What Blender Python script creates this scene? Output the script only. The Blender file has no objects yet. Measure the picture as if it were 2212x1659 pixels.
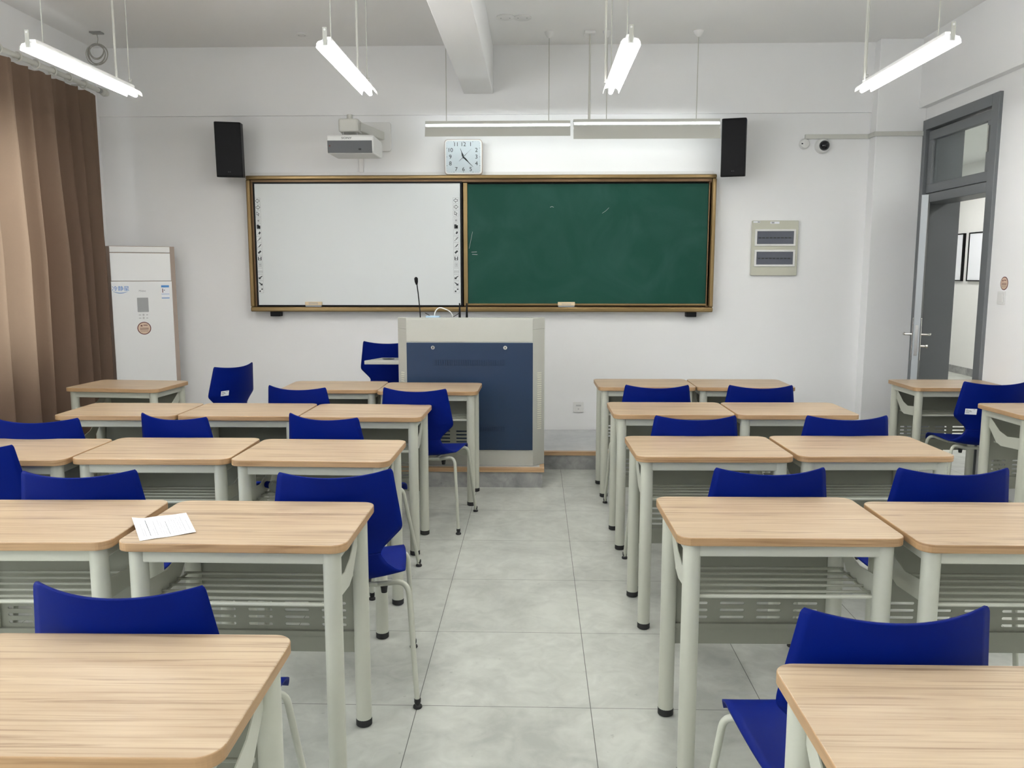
import bpy, bmesh, math, random
from mathutils import Vector, Matrix
D = bpy.data; SC = bpy.context.scene; COL = SC.collection
PI = math.pi
def R(a): return math.radians(a)

# ------------------------------------------------------------------ camera, world, exposure
cd = D.cameras.new('camera'); cam = D.objects.new('camera', cd); COL.objects.link(cam)
cd.sensor_width = 36.0; cd.lens = 1783.0 / 2212.0 * 36.0; cd.clip_start = 0.05
cam.location = (0, 0, 1.487); cam.rotation_euler = (R(90 - 7.587), 0, R(1.656))
SC.camera = cam
w = D.worlds.new('world'); SC.world = w; w.use_nodes = True
w.node_tree.nodes['Background'].inputs[0].default_value = (0.93, 0.97, 1.0, 1)
w.node_tree.nodes['Background'].inputs[1].default_value = 1.9
vs = SC.view_settings; vs.view_transform = 'Standard'; vs.look = 'None'; vs.gamma = 1; vs.use_curve_mapping = False
vs.exposure = 1.76
TUBE = 26.0        # ceiling tube brightness
BOARD_TUBE = 4.2  # blackboard lamp brightness

# daylight enters through the two windows of the left wall: sampling portals in their openings
for (y, z, sy, sz) in ((0.15, 1.75, 5.5, 1.7), (4.85, 1.675, 2.0, 1.55)):
    ld = D.lights.new('window_portal', 'AREA'); ld.shape = 'RECTANGLE'; ld.size = sz; ld.size_y = sy; ld.cycles.is_portal = True
    lo = D.objects.new('window_portal', ld); COL.objects.link(lo); lo.location = (-3.88, y, z); lo.rotation_euler = (0, -math.pi/2, 0)

# ------------------------------------------------------------------ materials
def srgb(r, g, b):
    f = lambda c: (c / 255 / 12.92) if c <= 10.3 else ((c / 255 + 0.055) / 1.055) ** 2.4
    return (f(r), f(g), f(b), 1)
def mat(name, col, rough=0.5, metal=0.0, spec=0.5, noise=0.0, scale=20, emit=0, bump=0.0, coat=0):
    m = D.materials.new(name); m.use_nodes = True; nt = m.node_tree; b = nt.nodes['Principled BSDF']
    b.inputs['Base Color'].default_value = col; b.inputs['Roughness'].default_value = rough
    b.inputs['Metallic'].default_value = metal; b.inputs['Specular IOR Level'].default_value = spec
    if coat: b.inputs['Coat Weight'].default_value = coat; b.inputs['Coat Roughness'].default_value = 0.15
    if emit:
        b.inputs['Emission Color'].default_value = col; b.inputs['Emission Strength'].default_value = emit
    if noise or bump:
        tc = nt.nodes.new('ShaderNodeTexCoord'); n = nt.nodes.new('ShaderNodeTexNoise')
        n.inputs['Scale'].default_value = scale; n.inputs['Detail'].default_value = 5
        nt.links.new(tc.outputs['Object'], n.inputs['Vector'])
        if noise:
            mx = nt.nodes.new('ShaderNodeMix'); mx.data_type = 'RGBA'
            mx.inputs[6].default_value = tuple(c * (1 - noise) for c in col[:3]) + (1,)
            mx.inputs[7].default_value = tuple(min(1, c * (1 + noise)) for c in col[:3]) + (1,)
            nt.links.new(n.outputs['Fac'], mx.inputs[0]); nt.links.new(mx.outputs[2], b.inputs['Base Color'])
        if bump:
            bp = nt.nodes.new('ShaderNodeBump'); bp.inputs['Strength'].default_value = bump; bp.inputs['Distance'].default_value = 0.002
            nt.links.new(n.outputs['Fac'], bp.inputs['Height']); nt.links.new(bp.outputs[0], b.inputs['Normal'])
    return m
M = {}
M['wall'] = mat('wall_paint', (0.87, 0.875, 0.872, 1), 0.85, noise=0.015, scale=3, bump=0.05)
M['ceiling'] = mat('ceiling_paint', (0.91, 0.91, 0.895, 1), 0.9, noise=0.01, scale=2)
M['metal'] = mat('pale_green_grey_powder_coat', srgb(182, 184, 171), 0.38, noise=0.02, scale=60)
M['rubber'] = mat('black_rubber', (0.008, 0.008, 0.009, 1), 0.6)
M['blue'] = mat('royal_blue_plastic', (0.0002, 0.0080, 0.135, 1), 0.5, noise=0.03, scale=300, spec=0.08)
M['lampwhite'] = mat('lamp_white_enamel', (0.85, 0.85, 0.84, 1), 0.4)
M['lampgrey'] = mat('lamp_grey_enamel', (0.55, 0.55, 0.50, 1), 0.45)
M['tube'] = mat('lit_tube', (1, 0.985, 0.96, 1), 0.4, emit=TUBE)
M['btube'] = mat('lit_board_tube', (0.93, 0.98, 1, 1), 0.4, emit=BOARD_TUBE)
M['addedlamp'] = mat('added_lamp_diffuser', (1, 0.99, 0.97, 1), 0.5, emit=14)  # glow of the added, unseen corridor lamps
M['white'] = mat('white_plastic', (0.78, 0.78, 0.76, 1), 0.35)
M['offwhite'] = mat('off_white_plastic', (0.62, 0.62, 0.57, 1), 0.4)
M['black'] = mat('matte_black', (0.004, 0.004, 0.005, 1), 0.5, spec=0.2, noise=0.2, scale=200)
M['gloss_black'] = mat('gloss_black', (0.01, 0.01, 0.012, 1), 0.12)
M['bronze'] = mat('bronze_aluminium', srgb(132, 110, 72), 0.3, metal=0.6, noise=0.08, scale=8)
M['darkbronze'] = mat('dark_bronze_aluminium', srgb(104, 80, 52), 0.34, metal=0.5, noise=0.08, scale=8)
M['whiteboard'] = mat('whiteboard_enamel', (0.70, 0.735, 0.735, 1), 0.35, noise=0.01, scale=1.5)
M['ink'] = mat('printed_dark_ink', (0.02, 0.025, 0.03, 1), 0.5)
M['greyink'] = mat('printed_grey_ink', (0.32, 0.33, 0.34, 1), 0.5)
M['paleink'] = mat('printed_pale_grey', (0.5, 0.5, 0.5, 1), 0.5)
M['blueink'] = mat('printed_blue_ink', srgb(60, 130, 200), 0.5)
M['paleblue'] = mat('pale_blue_card', srgb(170, 200, 222), 0.5)
M['redink'] = mat('printed_maroon_ink', srgb(92, 28, 26), 0.5)
M['cream'] = mat('cream_paper', srgb(214, 190, 168), 0.6)
M['consolegrey'] = mat('console_grey_paint', srgb(176, 177, 169), 0.42, noise=0.015, scale=40)
M['consoleblue'] = mat('console_navy_paint', srgb(16, 42, 72), 0.4, noise=0.06, scale=3)
M['chrome'] = mat('brushed_steel', (0.62, 0.61, 0.58, 1), 0.22, metal=1.0)
M['doorgrey'] = mat('door_grey_paint', srgb(112, 115, 118), 0.4, noise=0.03, scale=5)
M['doordark'] = mat('door_leaf_dark_grey', srgb(78, 80, 82), 0.45, noise=0.04, scale=5)
M['doorlight'] = mat('door_edge_light_grey', srgb(160, 166, 170), 0.4)
M['taupe'] = mat('taupe_plastic', srgb(172, 156, 144), 0.4)
M['acwhite'] = mat('glossy_white_panel', (0.84, 0.85, 0.845, 1), 0.2)
M['screen'] = mat('grey_display', (0.36, 0.37, 0.37, 1), 0.15)
M['boxgrey'] = mat('grey_green_plastic', srgb(196, 196, 180), 0.45)
M['smoke'] = mat('smoked_window', srgb(84, 88, 100), 0.15)
M['clipmetal'] = mat('grey_steel', (0.35, 0.35, 0.34, 1), 0.35, metal=0.7)
M['projdark'] = mat('projector_dark_grille', srgb(82, 84, 86), 0.45)
M['panel'] = mat('panel_grey_green_coat', srgb(128, 129, 117), 0.45, noise=0.02, scale=60)
M['curtain'] = mat('brown_curtain_cloth', srgb(106, 88, 75), 0.9, spec=0.1, noise=0.05, scale=90, bump=0.2)
_nt = M['curtain'].node_tree; _p = _nt.nodes['Principled BSDF']; _o = _nt.nodes['Material Output']
_t = _nt.nodes.new('ShaderNodeBsdfTranslucent'); _t.inputs[0].default_value = srgb(208, 182, 154); _m = _nt.nodes.new('ShaderNodeMixShader'); _m.inputs[0].default_value = 0.2
_nt.links.new(_p.outputs[0], _m.inputs[1]); _nt.links.new(_t.outputs[0], _m.inputs[2]); _nt.links.new(_m.outputs[0], _o.inputs[0])
M['perforated'] = mat('perforated_white_reflector', (0.86, 0.86, 0.85, 1), 0.4)
_nt = M['perforated'].node_tree; _t = _nt.nodes.new('ShaderNodeBsdfTransparent'); _m = _nt.nodes.new('ShaderNodeMixShader'); _m.inputs[0].default_value = 0.45
_nt.links.new(_nt.nodes['Principled BSDF'].outputs[0], _m.inputs[1]); _nt.links.new(_t.outputs[0], _m.inputs[2]); _nt.links.new(_m.outputs[0], _nt.nodes['Material Output'].inputs[0])
M['shelf'] = mat('shelf_rod_coat', srgb(150, 152, 139), 0.42)
M['windowpane'] = D.materials.new('window_pane_glass'); M['windowpane'].use_nodes = True; _nt = M['windowpane'].node_tree; _nt.nodes.remove(_nt.nodes['Principled BSDF'])
_t = _nt.nodes.new('ShaderNodeBsdfTransparent'); _g = _nt.nodes.new('ShaderNodeBsdfGlossy'); _g.inputs['Roughness'].default_value = 0.02; _m = _nt.nodes.new('ShaderNodeMixShader'); _m.inputs[0].default_value = 0.07
_nt.links.new(_t.outputs[0], _m.inputs[1]); _nt.links.new(_g.outputs[0], _m.inputs[2]); _nt.links.new(_m.outputs[0], _nt.nodes['Material Output'].inputs[0])
M['paper'] = mat('white_paper', (0.82, 0.84, 0.88, 1), 0.7)
M['eraserwood'] = mat('pale_eraser_wood', srgb(222, 202, 168), 0.6, noise=0.06, scale=80)
M['stonegrey'] = None
M['corridor'] = mat('corridor_paint', (0.78, 0.78, 0.76, 1), 0.8)
M['coil'] = mat('grey_cable', (0.40, 0.39, 0.35, 1), 0.5)

def glass_mat():
    m = D.materials.new('clear_glass'); m.use_nodes = True; nt = m.node_tree; b = nt.nodes['Principled BSDF']
    b.inputs['Base Color'].default_value = (0.86, 0.9, 0.9, 1); b.inputs['Roughness'].default_value = 0.03
    b.inputs['Transmission Weight'].default_value = 1.0; b.inputs['IOR'].default_value = 1.1
    return m
M['glass'] = glass_mat()
def plastic_bottle():
    m = D.materials.new('clear_bottle_plastic'); m.use_nodes = True; b = m.node_tree.nodes['Principled BSDF']
    b.inputs['Base Color'].default_value = (0.9, 0.95, 0.95, 1); b.inputs['Roughness'].default_value = 0.08
    b.inputs['Transmission Weight'].default_value = 0.9; b.inputs['IOR'].default_value = 1.2
    return m
M['pet'] = plastic_bottle()

def wood_mat(name, c0, c1, c2, rough, edge=False):
    m = D.materials.new(name); m.use_nodes = True; nt = m.node_tree; L = nt.links; b = nt.nodes['Principled BSDF']
    tc = nt.nodes.new('ShaderNodeTexCoord'); oi = nt.nodes.new('ShaderNodeObjectInfo')
    add = nt.nodes.new('ShaderNodeVectorMath'); add.operation = 'MULTIPLY_ADD'
    comb = nt.nodes.new('ShaderNodeCombineXYZ')
    for i, s in enumerate((37.0, 61.0, 13.0)):
        mt = nt.nodes.new('ShaderNodeMath'); mt.operation = 'MULTIPLY'; mt.inputs[1].default_value = s
        L.new(oi.outputs['Random'], mt.inputs[0]); L.new(mt.outputs[0], comb.inputs[i])
    add.inputs[1].default_value = (1, 1, 1); L.new(tc.outputs['Object'], add.inputs[0]); L.new(comb.outputs[0], add.inputs[2])
    def noise(sx, sy, sz, sc, det, dist):
        if edge: sy = sx
        mp = nt.nodes.new('ShaderNodeVectorMath'); mp.operation = 'MULTIPLY'; mp.inputs[1].default_value = (sx, sy, sz)
        L.new(add.outputs[0], mp.inputs[0]); n = nt.nodes.new('ShaderNodeTexNoise')
        n.inputs['Scale'].default_value = sc; n.inputs['Detail'].default_value = det; n.inputs['Distortion'].default_value = dist
        L.new(mp.outputs[0], n.inputs['Vector']); return n.outputs['Fac']
    a = noise(1.3, 16, 16, 1.6, 6, 0.9); c = noise(4.0, 260, 260, 1.0, 4, 0.3); e = noise(1.3, 50, 50, 1.0, 5, 1.9)
    r1 = nt.nodes.new('ShaderNodeValToRGB'); r1.color_ramp.elements[0].position = 0.33; r1.color_ramp.elements[1].position = 0.66
    r1.color_ramp.elements[0].color = c1; r1.color_ramp.elements[1].color = c0; L.new(a, r1.inputs[0])
    r2 = nt.nodes.new('ShaderNodeValToRGB'); r2.color_ramp.elements[0].position = 0.33; r2.color_ramp.elements[1].position = 0.47
    r2.color_ramp.elements[0].color = (0.75, 0.75, 0.75, 1); r2.color_ramp.elements[1].color = (0, 0, 0, 1); L.new(e, r2.inputs[0])
    m1 = nt.nodes.new('ShaderNodeMix'); m1.data_type = 'RGBA'; m1.inputs[7].default_value = c2
    L.new(r2.outputs[0], m1.inputs[0]); L.new(r1.outputs[0], m1.inputs[6])
    m2 = nt.nodes.new('ShaderNodeMix'); m2.data_type = 'RGBA'; m2.blend_type = 'MULTIPLY'; m2.inputs[0].default_value = 0.5
    r3 = nt.nodes.new('ShaderNodeValToRGB'); r3.color_ramp.elements[0].position = 0.3; r3.color_ramp.elements[1].position = 0.6
    r3.color_ramp.elements[0].color = (0.78, 0.74, 0.7, 1); r3.color_ramp.elements[1].color = (1, 1, 1, 1); L.new(c, r3.inputs[0])
    L.new(m1.outputs[2], m2.inputs[6]); L.new(r3.outputs[0], m2.inputs[7]); L.new(m2.outputs[2], b.inputs['Base Color'])
    b.inputs['Roughness'].default_value = rough
    return m
M['wood'] = wood_mat('laminate_wood_top', srgb(186, 166, 138), srgb(170, 147, 119), srgb(128, 102, 77), 0.38)
M['woodedge'] = wood_mat('laminate_wood_edge', srgb(176, 144, 107), srgb(162, 130, 93), srgb(134, 102, 69), 0.42, True)
M['woodtrim'] = wood_mat('platform_wood_nosing', srgb(200, 168, 130), srgb(180, 145, 108), srgb(150, 115, 80), 0.4)

def tile_mat(name, base, dark, pitch, offx, offy, rough, grout=True, marble=1.0):
    m = D.materials.new(name); m.use_nodes = True; nt = m.node_tree; L = nt.links; b = nt.nodes['Principled BSDF']
    g = nt.nodes.new('ShaderNodeNewGeometry')
    n = nt.nodes.new('ShaderNodeTexNoise'); n.inputs['Scale'].default_value = 2.3; n.inputs['Detail'].default_value = 9; n.inputs['Roughness'].default_value = 0.62; n.inputs['Distortion'].default_value = 0.7
    L.new(g.outputs['Position'], n.inputs['Vector'])
    n2 = nt.nodes.new('ShaderNodeTexNoise'); n2.inputs['Scale'].default_value = 11; n2.inputs['Detail'].default_value = 8; n2.inputs['Distortion'].default_value = 1.2
    L.new(g.outputs['Position'], n2.inputs['Vector'])
    ad = nt.nodes.new('ShaderNodeMath'); ad.operation = 'MULTIPLY_ADD'; ad.inputs[1].default_value = 0.45
    L.new(n2.outputs['Fac'], ad.inputs[0]); L.new(n.outputs['Fac'], ad.inputs[2])
    r = nt.nodes.new('ShaderNodeValToRGB'); r.color_ramp.elements[0].position = 0.52; r.color_ramp.elements[1].position = 0.90
    r.color_ramp.elements[0].color = dark; r.color_ramp.elements[1].color = base; L.new(ad.outputs[0], r.inputs[0])
    # small scattered specks
    n3 = nt.nodes.new('ShaderNodeTexNoise'); n3.inputs['Scale'].default_value = 34; n3.inputs['Detail'].default_value = 2; L.new(g.outputs['Position'], n3.inputs['Vector'])
    r3 = nt.nodes.new('ShaderNodeValToRGB'); r3.color_ramp.elements[0].position = 0.70; r3.color_ramp.elements[1].position = 0.78
    r3.color_ramp.elements[0].color = (0, 0, 0, 1); r3.color_ramp.elements[1].color = (0.3, 0.3, 0.3, 1); L.new(n3.outputs['Fac'], r3.inputs[0])
    sp = nt.nodes.new('ShaderNodeMix'); sp.data_type = 'RGBA'; sp.inputs[7].default_value = tuple(c * 0.5 for c in dark[:3]) + (1,)
    L.new(r3.outputs[0], sp.inputs[0]); L.new(r.outputs[0], sp.inputs[6])
    out = sp.outputs[2]
    if grout:
        sep = nt.nodes.new('ShaderNodeSeparateXYZ'); L.new(g.outputs['Position'], sep.inputs[0])
        res = []
        for ax, off in ((0, offx), (1, offy)):
            s = nt.nodes.new('ShaderNodeMath'); s.operation = 'SUBTRACT'; s.inputs[1].default_value = off; L.new(sep.outputs[ax], s.inputs[0])
            pp = nt.nodes.new('ShaderNodeMath'); pp.operation = 'PINGPONG'; pp.inputs[1].default_value = pitch / 2; L.new(s.outputs[0], pp.inputs[0])
            lt = nt.nodes.new('ShaderNodeMath'); lt.operation = 'LESS_THAN'; lt.inputs[1].default_value = 0.0013; L.new(pp.outputs[0], lt.inputs[0]); res.append(lt.outputs[0])
        mx = nt.nodes.new('ShaderNodeMath'); mx.operation = 'MAXIMUM'; L.new(res[0], mx.inputs[0]); L.new(res[1], mx.inputs[1])
        gm = nt.nodes.new('ShaderNodeMix'); gm.data_type = 'RGBA'; gm.inputs[7].default_value = (0.09, 0.09, 0.08, 1)
        L.new(mx.outputs[0], gm.inputs[0]); L.new(out, gm.inputs[6]); out = gm.outputs[2]
    L.new(out, b.inputs['Base Color']); b.inputs['Roughness'].default_value = rough
    return m
M['floor'] = tile_mat('grey_stone_tile', srgb(196, 199, 191), srgb(164, 167, 160), 0.6, 0.194, 0.287, 0.42)
M['stage'] = tile_mat('platform_stone', srgb(196, 198, 198), srgb(172, 176, 178), 0.6, 0, 0, 0.35, grout=False)
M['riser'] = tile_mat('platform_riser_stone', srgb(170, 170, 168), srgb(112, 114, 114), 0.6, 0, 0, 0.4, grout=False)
def chalk_mat():
    m = D.materials.new('green_chalkboard'); m.use_nodes = True; nt = m.node_tree; L = nt.links; b = nt.nodes['Principled BSDF']
    tc = nt.nodes.new('ShaderNodeTexCoord'); n = nt.nodes.new('ShaderNodeTexNoise')
    n.inputs['Scale'].default_value = 1.7; n.inputs['Detail'].default_value = 6; n.inputs['Distortion'].default_value = 1.8; L.new(tc.outputs['Object'], n.inputs['Vector'])
    r = nt.nodes.new('ShaderNodeValToRGB'); r.color_ramp.elements[0].position = 0.42; r.color_ramp.elements[1].position = 0.8
    r.color_ramp.elements[0].color = (0.006, 0.062, 0.041, 1); r.color_ramp.elements[1].color = (0.019, 0.084, 0.064, 1)
    L.new(n.outputs['Fac'], r.inputs[0]); L.new(r.outputs[0], b.inputs['Base Color']); b.inputs['Roughness'].default_value = 0.5
    b.inputs['Specular IOR Level'].default_value = 0.18
    return m
M['chalk'] = chalk_mat()

# ------------------------------------------------------------------ mesh helpers
class MB:
    def __init__(s): s.v = []; s.f = []; s.m = []
    def add(s, vs, fs, mi=0):
        o = len(s.v); s.v += [tuple(p) for p in vs]
        for f in fs: s.f.append(tuple(i + o for i in f)); s.m.append(mi)
        return s
    def box(s, x0, x1, y0, y1, z0, z1, mi=0):
        return s.add([(x0,y0,z0),(x1,y0,z0),(x1,y1,z0),(x0,y1,z0),(x0,y0,z1),(x1,y0,z1),(x1,y1,z1),(x0,y1,z1)],
                     [(0,3,2,1),(4,5,6,7),(0,1,5,4),(1,2,6,5),(2,3,7,6),(3,0,4,7)], mi)
    def prism(s, poly, a, b, axis='z', mi=0, mi_cap=None):
        # poly: list of 2D; axis 'z': (x,y) ; 'x': (y,z) ; 'y': (x,z)
        def P(p, h):
            return {'z': (p[0], p[1], h), 'x': (h, p[0], p[1]), 'y': (p[0], h, p[1])}[axis]
        n = len(poly); vs = [P(p, a) for p in poly] + [P(p, b) for p in poly]
        s.add(vs, [(i, (i+1) % n, n + (i+1) % n, n + i) for i in range(n)], mi)
        o = len(s.v) - 2*n
        c = mi if mi_cap is None else mi_cap
        s.f.append(tuple(o + i for i in reversed(range(n)))); s.m.append(c)
        s.f.append(tuple(o + n + i for i in range(n))); s.m.append(c)
        return s
    def tube(s, pts, r, n=10, mi=0, cap=True, closed=False, rx=None):
        pts = [Vector(p) for p in pts]; N = len(pts); rings = []
        t0 = (pts[1] - pts[0]).normalized(); up = Vector((0, 0, 1)) if abs(t0.z) < 0.9 else Vector((1, 0, 0))
        a = t0.cross(up).normalized(); vs = []
        for i, p in enumerate(pts):
            if closed: t = (pts[(i+1) % N] - pts[i-1]).normalized()
            elif i == 0: t = t0
            elif i == N-1: t = (pts[-1] - pts[-2]).normalized()
            else: t = ((pts[i+1]-p).normalized() + (p-pts[i-1]).normalized()).normalized()
            a = (a - t * a.dot(t)).normalized(); b = t.cross(a)
            rr = r[i] if isinstance(r, (list, tuple)) else r
            for k in range(n):
                an = 2*PI*k/n; vs.append(p + a*math.cos(an)*rr + b*math.sin(an)*rr)
        fs = []
        for i in range(N if closed else N-1):
            j = (i+1) % N
            for k in range(n): fs.append((i*n+k, i*n+(k+1) % n, j*n+(k+1) % n, j*n+k))
        if cap and not closed:
            fs.append(tuple(reversed(range(n)))); fs.append(tuple((N-1)*n + k for k in range(n)))
        return s.add(vs, fs, mi)
    def lathe(s, prof, c=(0,0,0), n=24, axis='z', mi=0):
        vs = []; 
        for (r, h) in prof:
            for k in range(n):
                an = 2*PI*k/n; x, y = r*math.cos(an), r*math.sin(an)
                p = {'z': (x, y, h), 'y': (x, h, y), 'x': (h, x, y)}[axis]
                vs.append((p[0]+c[0], p[1]+c[1], p[2]+c[2]))
        fs = []
        for i in range(len(prof)-1):
            for k in range(n): fs.append((i*n+k, i*n+(k+1) % n, (i+1)*n+(k+1) % n, (i+1)*n+k))
        fs.append(tuple(range(n))); fs.append(tuple((len(prof)-1)*n+k for k in range(n)))
        return s.add(vs, fs, mi)
    def build(s, name, mats, parent=None, bevel=0, smooth=False, loc=None, rot=None, seg=2):
        me = D.meshes.new(name); me.from_pydata(s.v, [], s.f)
        for m in (mats if isinstance(mats, (list, tuple)) else [mats]): me.materials.append(M[m])
        for p, i in zip(me.polygons, s.m): p.material_index = i
        bm = bmesh.new(); bm.from_mesh(me); bmesh.ops.recalc_face_normals(bm, faces=bm.faces); bm.to_mesh(me); bm.free()
        o = D.objects.new(name, me); COL.objects.link(o)
        if parent: o.parent = parent
        if loc: o.location = loc
        if rot: o.rotation_euler = rot
        if bevel:
            b = o.modifiers.new('bevel', 'BEVEL'); b.width = bevel; b.segments = seg; b.limit_method = 'ANGLE'; b.angle_limit = R(35)
        if smooth:
            me.shade_smooth()
            try: me.set_sharp_from_angle(angle=R(40))
            except Exception: pass
        return o
def rrect(x0, x1, y0, y1, r, n=6):
    p = []
    for cx, cy, a0 in ((x1-r, y1-r, 0), (x0+r, y1-r, 90), (x0+r, y0+r, 180), (x1-r, y0+r, 270)):
        for k in range(n+1):
            a = R(a0 + 90*k/n); p.append((cx + r*math.cos(a), cy + r*math.sin(a)))
    return p
def fillet(pts, r, n=6):
    pts = [Vector(p) for p in pts]; out = [pts[0]]
    for i in range(1, len(pts)-1):
        a, b, c = pts[i-1], pts[i], pts[i+1]; u = (a-b); v = (c-b); rr = min(r, u.length*0.49, v.length*0.49)
        p0 = b + u.normalized()*rr; p2 = b + v.normalized()*rr
        for k in range(n+1):
            t = k/n; out.append(p0*(1-t)**2 + b*2*t*(1-t) + p2*t*t)
    out.append(pts[-1]); return out
def thing(name, label, cat, loc=(0,0,0), rotz=0, group=None):
    o = D.objects.new(name, None); COL.objects.link(o); o.location = loc; o.rotation_euler = (0, 0, rotz); o.empty_display_size = 0.1
    o['label'] = label; o['category'] = cat
    if group: o['group'] = group
    return o
def tag(o, label, cat, group=None):
    o['label'] = label; o['category'] = cat
    if group: o['group'] = group
    return o
def struct(o): o['kind'] = 'structure'; return o
KIDS = {}
def dup(root, loc, rotz, label):
    r = root.copy(); COL.objects.link(r); r.location = loc; r.rotation_euler = (0, 0, rotz); r['label'] = label
    for ch in list(root.children):
        c = ch.copy(); COL.objects.link(c); c.parent = r
        for g in list(ch.children):
            d = g.copy(); COL.objects.link(d); d.parent = c
    return r
def text(name, body, size, m, loc, rot, parent=None, ext=0.0004, align='CENTER', shear=0, sx=1, bold=0):
    cu = D.curves.new(name, 'FONT'); cu.body = body; cu.size = size; cu.align_x = align; cu.align_y = 'CENTER'; cu.extrude = ext; cu.shear = shear; cu.offset = bold
    t = D.objects.new(name + '_tmp', cu); COL.objects.link(t); bpy.context.view_layer.update()
    me = D.meshes.new_from_object(t.evaluated_get(bpy.context.evaluated_depsgraph_get()))
    D.objects.remove(t); D.curves.remove(cu)
    me.materials.clear(); me.materials.append(M[m]); me.name = name
    o = D.objects.new(name, me); COL.objects.link(o); o.location = loc; o.rotation_euler = rot; o.scale = (sx, 1, 1)
    if parent: o.parent = parent
    return o

# ------------------------------------------------------------------ room shell
XL, XR, YF, YB, ZC = -3.69, 3.14, 7.10, -3.6, 3.35
WT = 0.29                               # right wall thickness
DY0, DY1, DZ = 5.885, 6.965, 2.68       # door opening along the right wall
struct(MB().box(XL-0.2, 6.8, YB-0.2, 14.6, -0.1, 0).build('floor', 'floor'))
struct(MB().box(XL-0.2, XR+WT, YB-0.2, YF+0.2, ZC, ZC+0.12).build('ceiling', 'ceiling'))
struct(MB().box(XL-0.2, XR+WT, YF, YF+0.2, 0, ZC).build('wall_front', 'wall'))
struct(MB().box(XL, XR-0.06, YF-0.022, YF, 2.80, ZC).build('trim_3', 'wall'))             # ledge above the boards
b = MB()
for y0, y1, z0, z1 in ((YB, -2.6, 0, ZC), (-2.6, 2.9, 0, .9), (-2.6, 2.9, 2.6, ZC), (2.9, 3.85, 0, ZC), (3.85, 5.85, 0, .9), (3.85, 5.85, 2.45, ZC), (5.85, YF, 0, ZC)): b.box(XL-0.2, XL, y0, y1, z0, z1)
struct(b.build('wall_left', 'wall'))
for i, (y0, y1, z1, n) in enumerate(((-2.6, 2.9, 2.6, 4), (3.85, 5.85, 2.45, 2))):
    wn = struct(D.objects.new('window_%d' % (i+1), None)); COL.objects.link(wn); wn.location = (XL-.12, 0, 0)
    b = MB(); b.box(0, .06, y0, y1, .9, .95).box(0, .06, y0, y1, z1-.05, z1); st = (y1-y0)/n
    for k in range(n+1):
        yy = min(max(y0+st*k, y0+.025), y1-.025); b.box(0, .06, yy-.025, yy+.025, .95, z1-.05)
    b.build('window_frame', 'white', wn)
    for k in range(n): MB().box(.026, .030, y0+st*k+.025, y0+st*(k+1)-.025, .95, z1-.05).build('pane', 'windowpane', wn)
    MB().box(.0, .17, y0-.03, y1+.03, .87, .9).build('window_sill', 'white', wn)
struct(MB().box(XL-0.2, XR+WT, YB-0.2, YB, 0, ZC).build('wall_back', 'wall'))
b = MB().box(XR, XR+WT, YB, DY0, 0, ZC); b.box(XR, XR+WT, DY1, YF, 0, ZC); b.box(XR, XR+WT, DY0, DY1, DZ, ZC)
b.box(XR-0.06, XR, YB, YF-0.022, 2.81, ZC); struct(b.build('wall_right', 'wall'))
struct(MB().box(2.745, XR, 6.97, YF, 0, ZC).build('trim_1', 'wall', bevel=0.006))          # pilaster in the right corner
struct(MB().box(-0.605, -0.36, YB, YF-0.022, 2.965, ZC).build('trim_2', 'wall', bevel=0.006))  # beam across the ceiling
# corridor beyond the door
struct(MB().box(6.38, 6.5, 2.0, 14.2, 0, 3.1).build('wall_corridor', 'corridor'))
struct(MB().box(XR+WT, 6.5, 14.2, 14.4, 0, 3.1).build('wall_corridor_end', 'corridor'))
struct(MB().box(XR+WT, 6.5, 1.9, 2.0, 0, 3.1).build('wall_corridor_near', 'corridor'))
struct(MB().box(XR+WT, XR+WT+0.1, YF+.2, 14.2, 0, 3.1).build('wall_corridor_side', 'corridor'))
struct(MB().box(XR+WT, 6.5, 1.9, 14.4, 3.1, 3.2).build('ceiling_corridor', 'corridor'))
struct(MB().box(6.365, 6.38, 2.0, 14.2, 0, 0.11).build('baseboard_corridor', 'riser'))
for i, y in enumerate((5.0, 8.6, 11.8)):  # lamps added out of view to brighten the corridor
    t = thing('added_corridor_lamp', 'added square white lamp lighting the corridor out of view, %s' % ('nearest to us', 'midway along', 'furthest along')[i], 'lamp', (4.9, y, 3.1))
    MB().box(-0.3, 0.3, -0.3, 0.3, -0.05, 0).build('lamp_body', 'lampwhite', t, bevel=0.01)
    MB().box(-0.27, 0.27, -0.27, 0.27, -0.056, -0.05).build('diffuser', 'addedlamp', t)
    t['group'] = 'added lamps lighting the corridor'
for (y0, y1, lab) in ((12.62, 13.4, 'black framed white poster on corridor wall, partly hidden by door'), (11.75, 12.47, 'black framed white poster on corridor wall next to the door jamb')):
    t = thing('framed_poster', lab, 'poster', (6.38, (y0+y1)/2, 1.735), 0, 'framed posters in the corridor'); h = (y1-y0)/2
    b = MB()
    b.box(-0.04, 0, -h, h, 0.335, 0.353).box(-0.04, 0, -h, h, -0.353, -0.335).box(-0.04, 0, -h, -h+0.018, -0.335, 0.335).box(-0.04, 0, h-0.018, h, -0.335, 0.335)
    b.build('frame', 'black', t); MB().box(-0.03, 0, -h+0.018, h-0.018, -0.335, 0.335).build('poster_sheet', 'paper', t)

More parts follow.
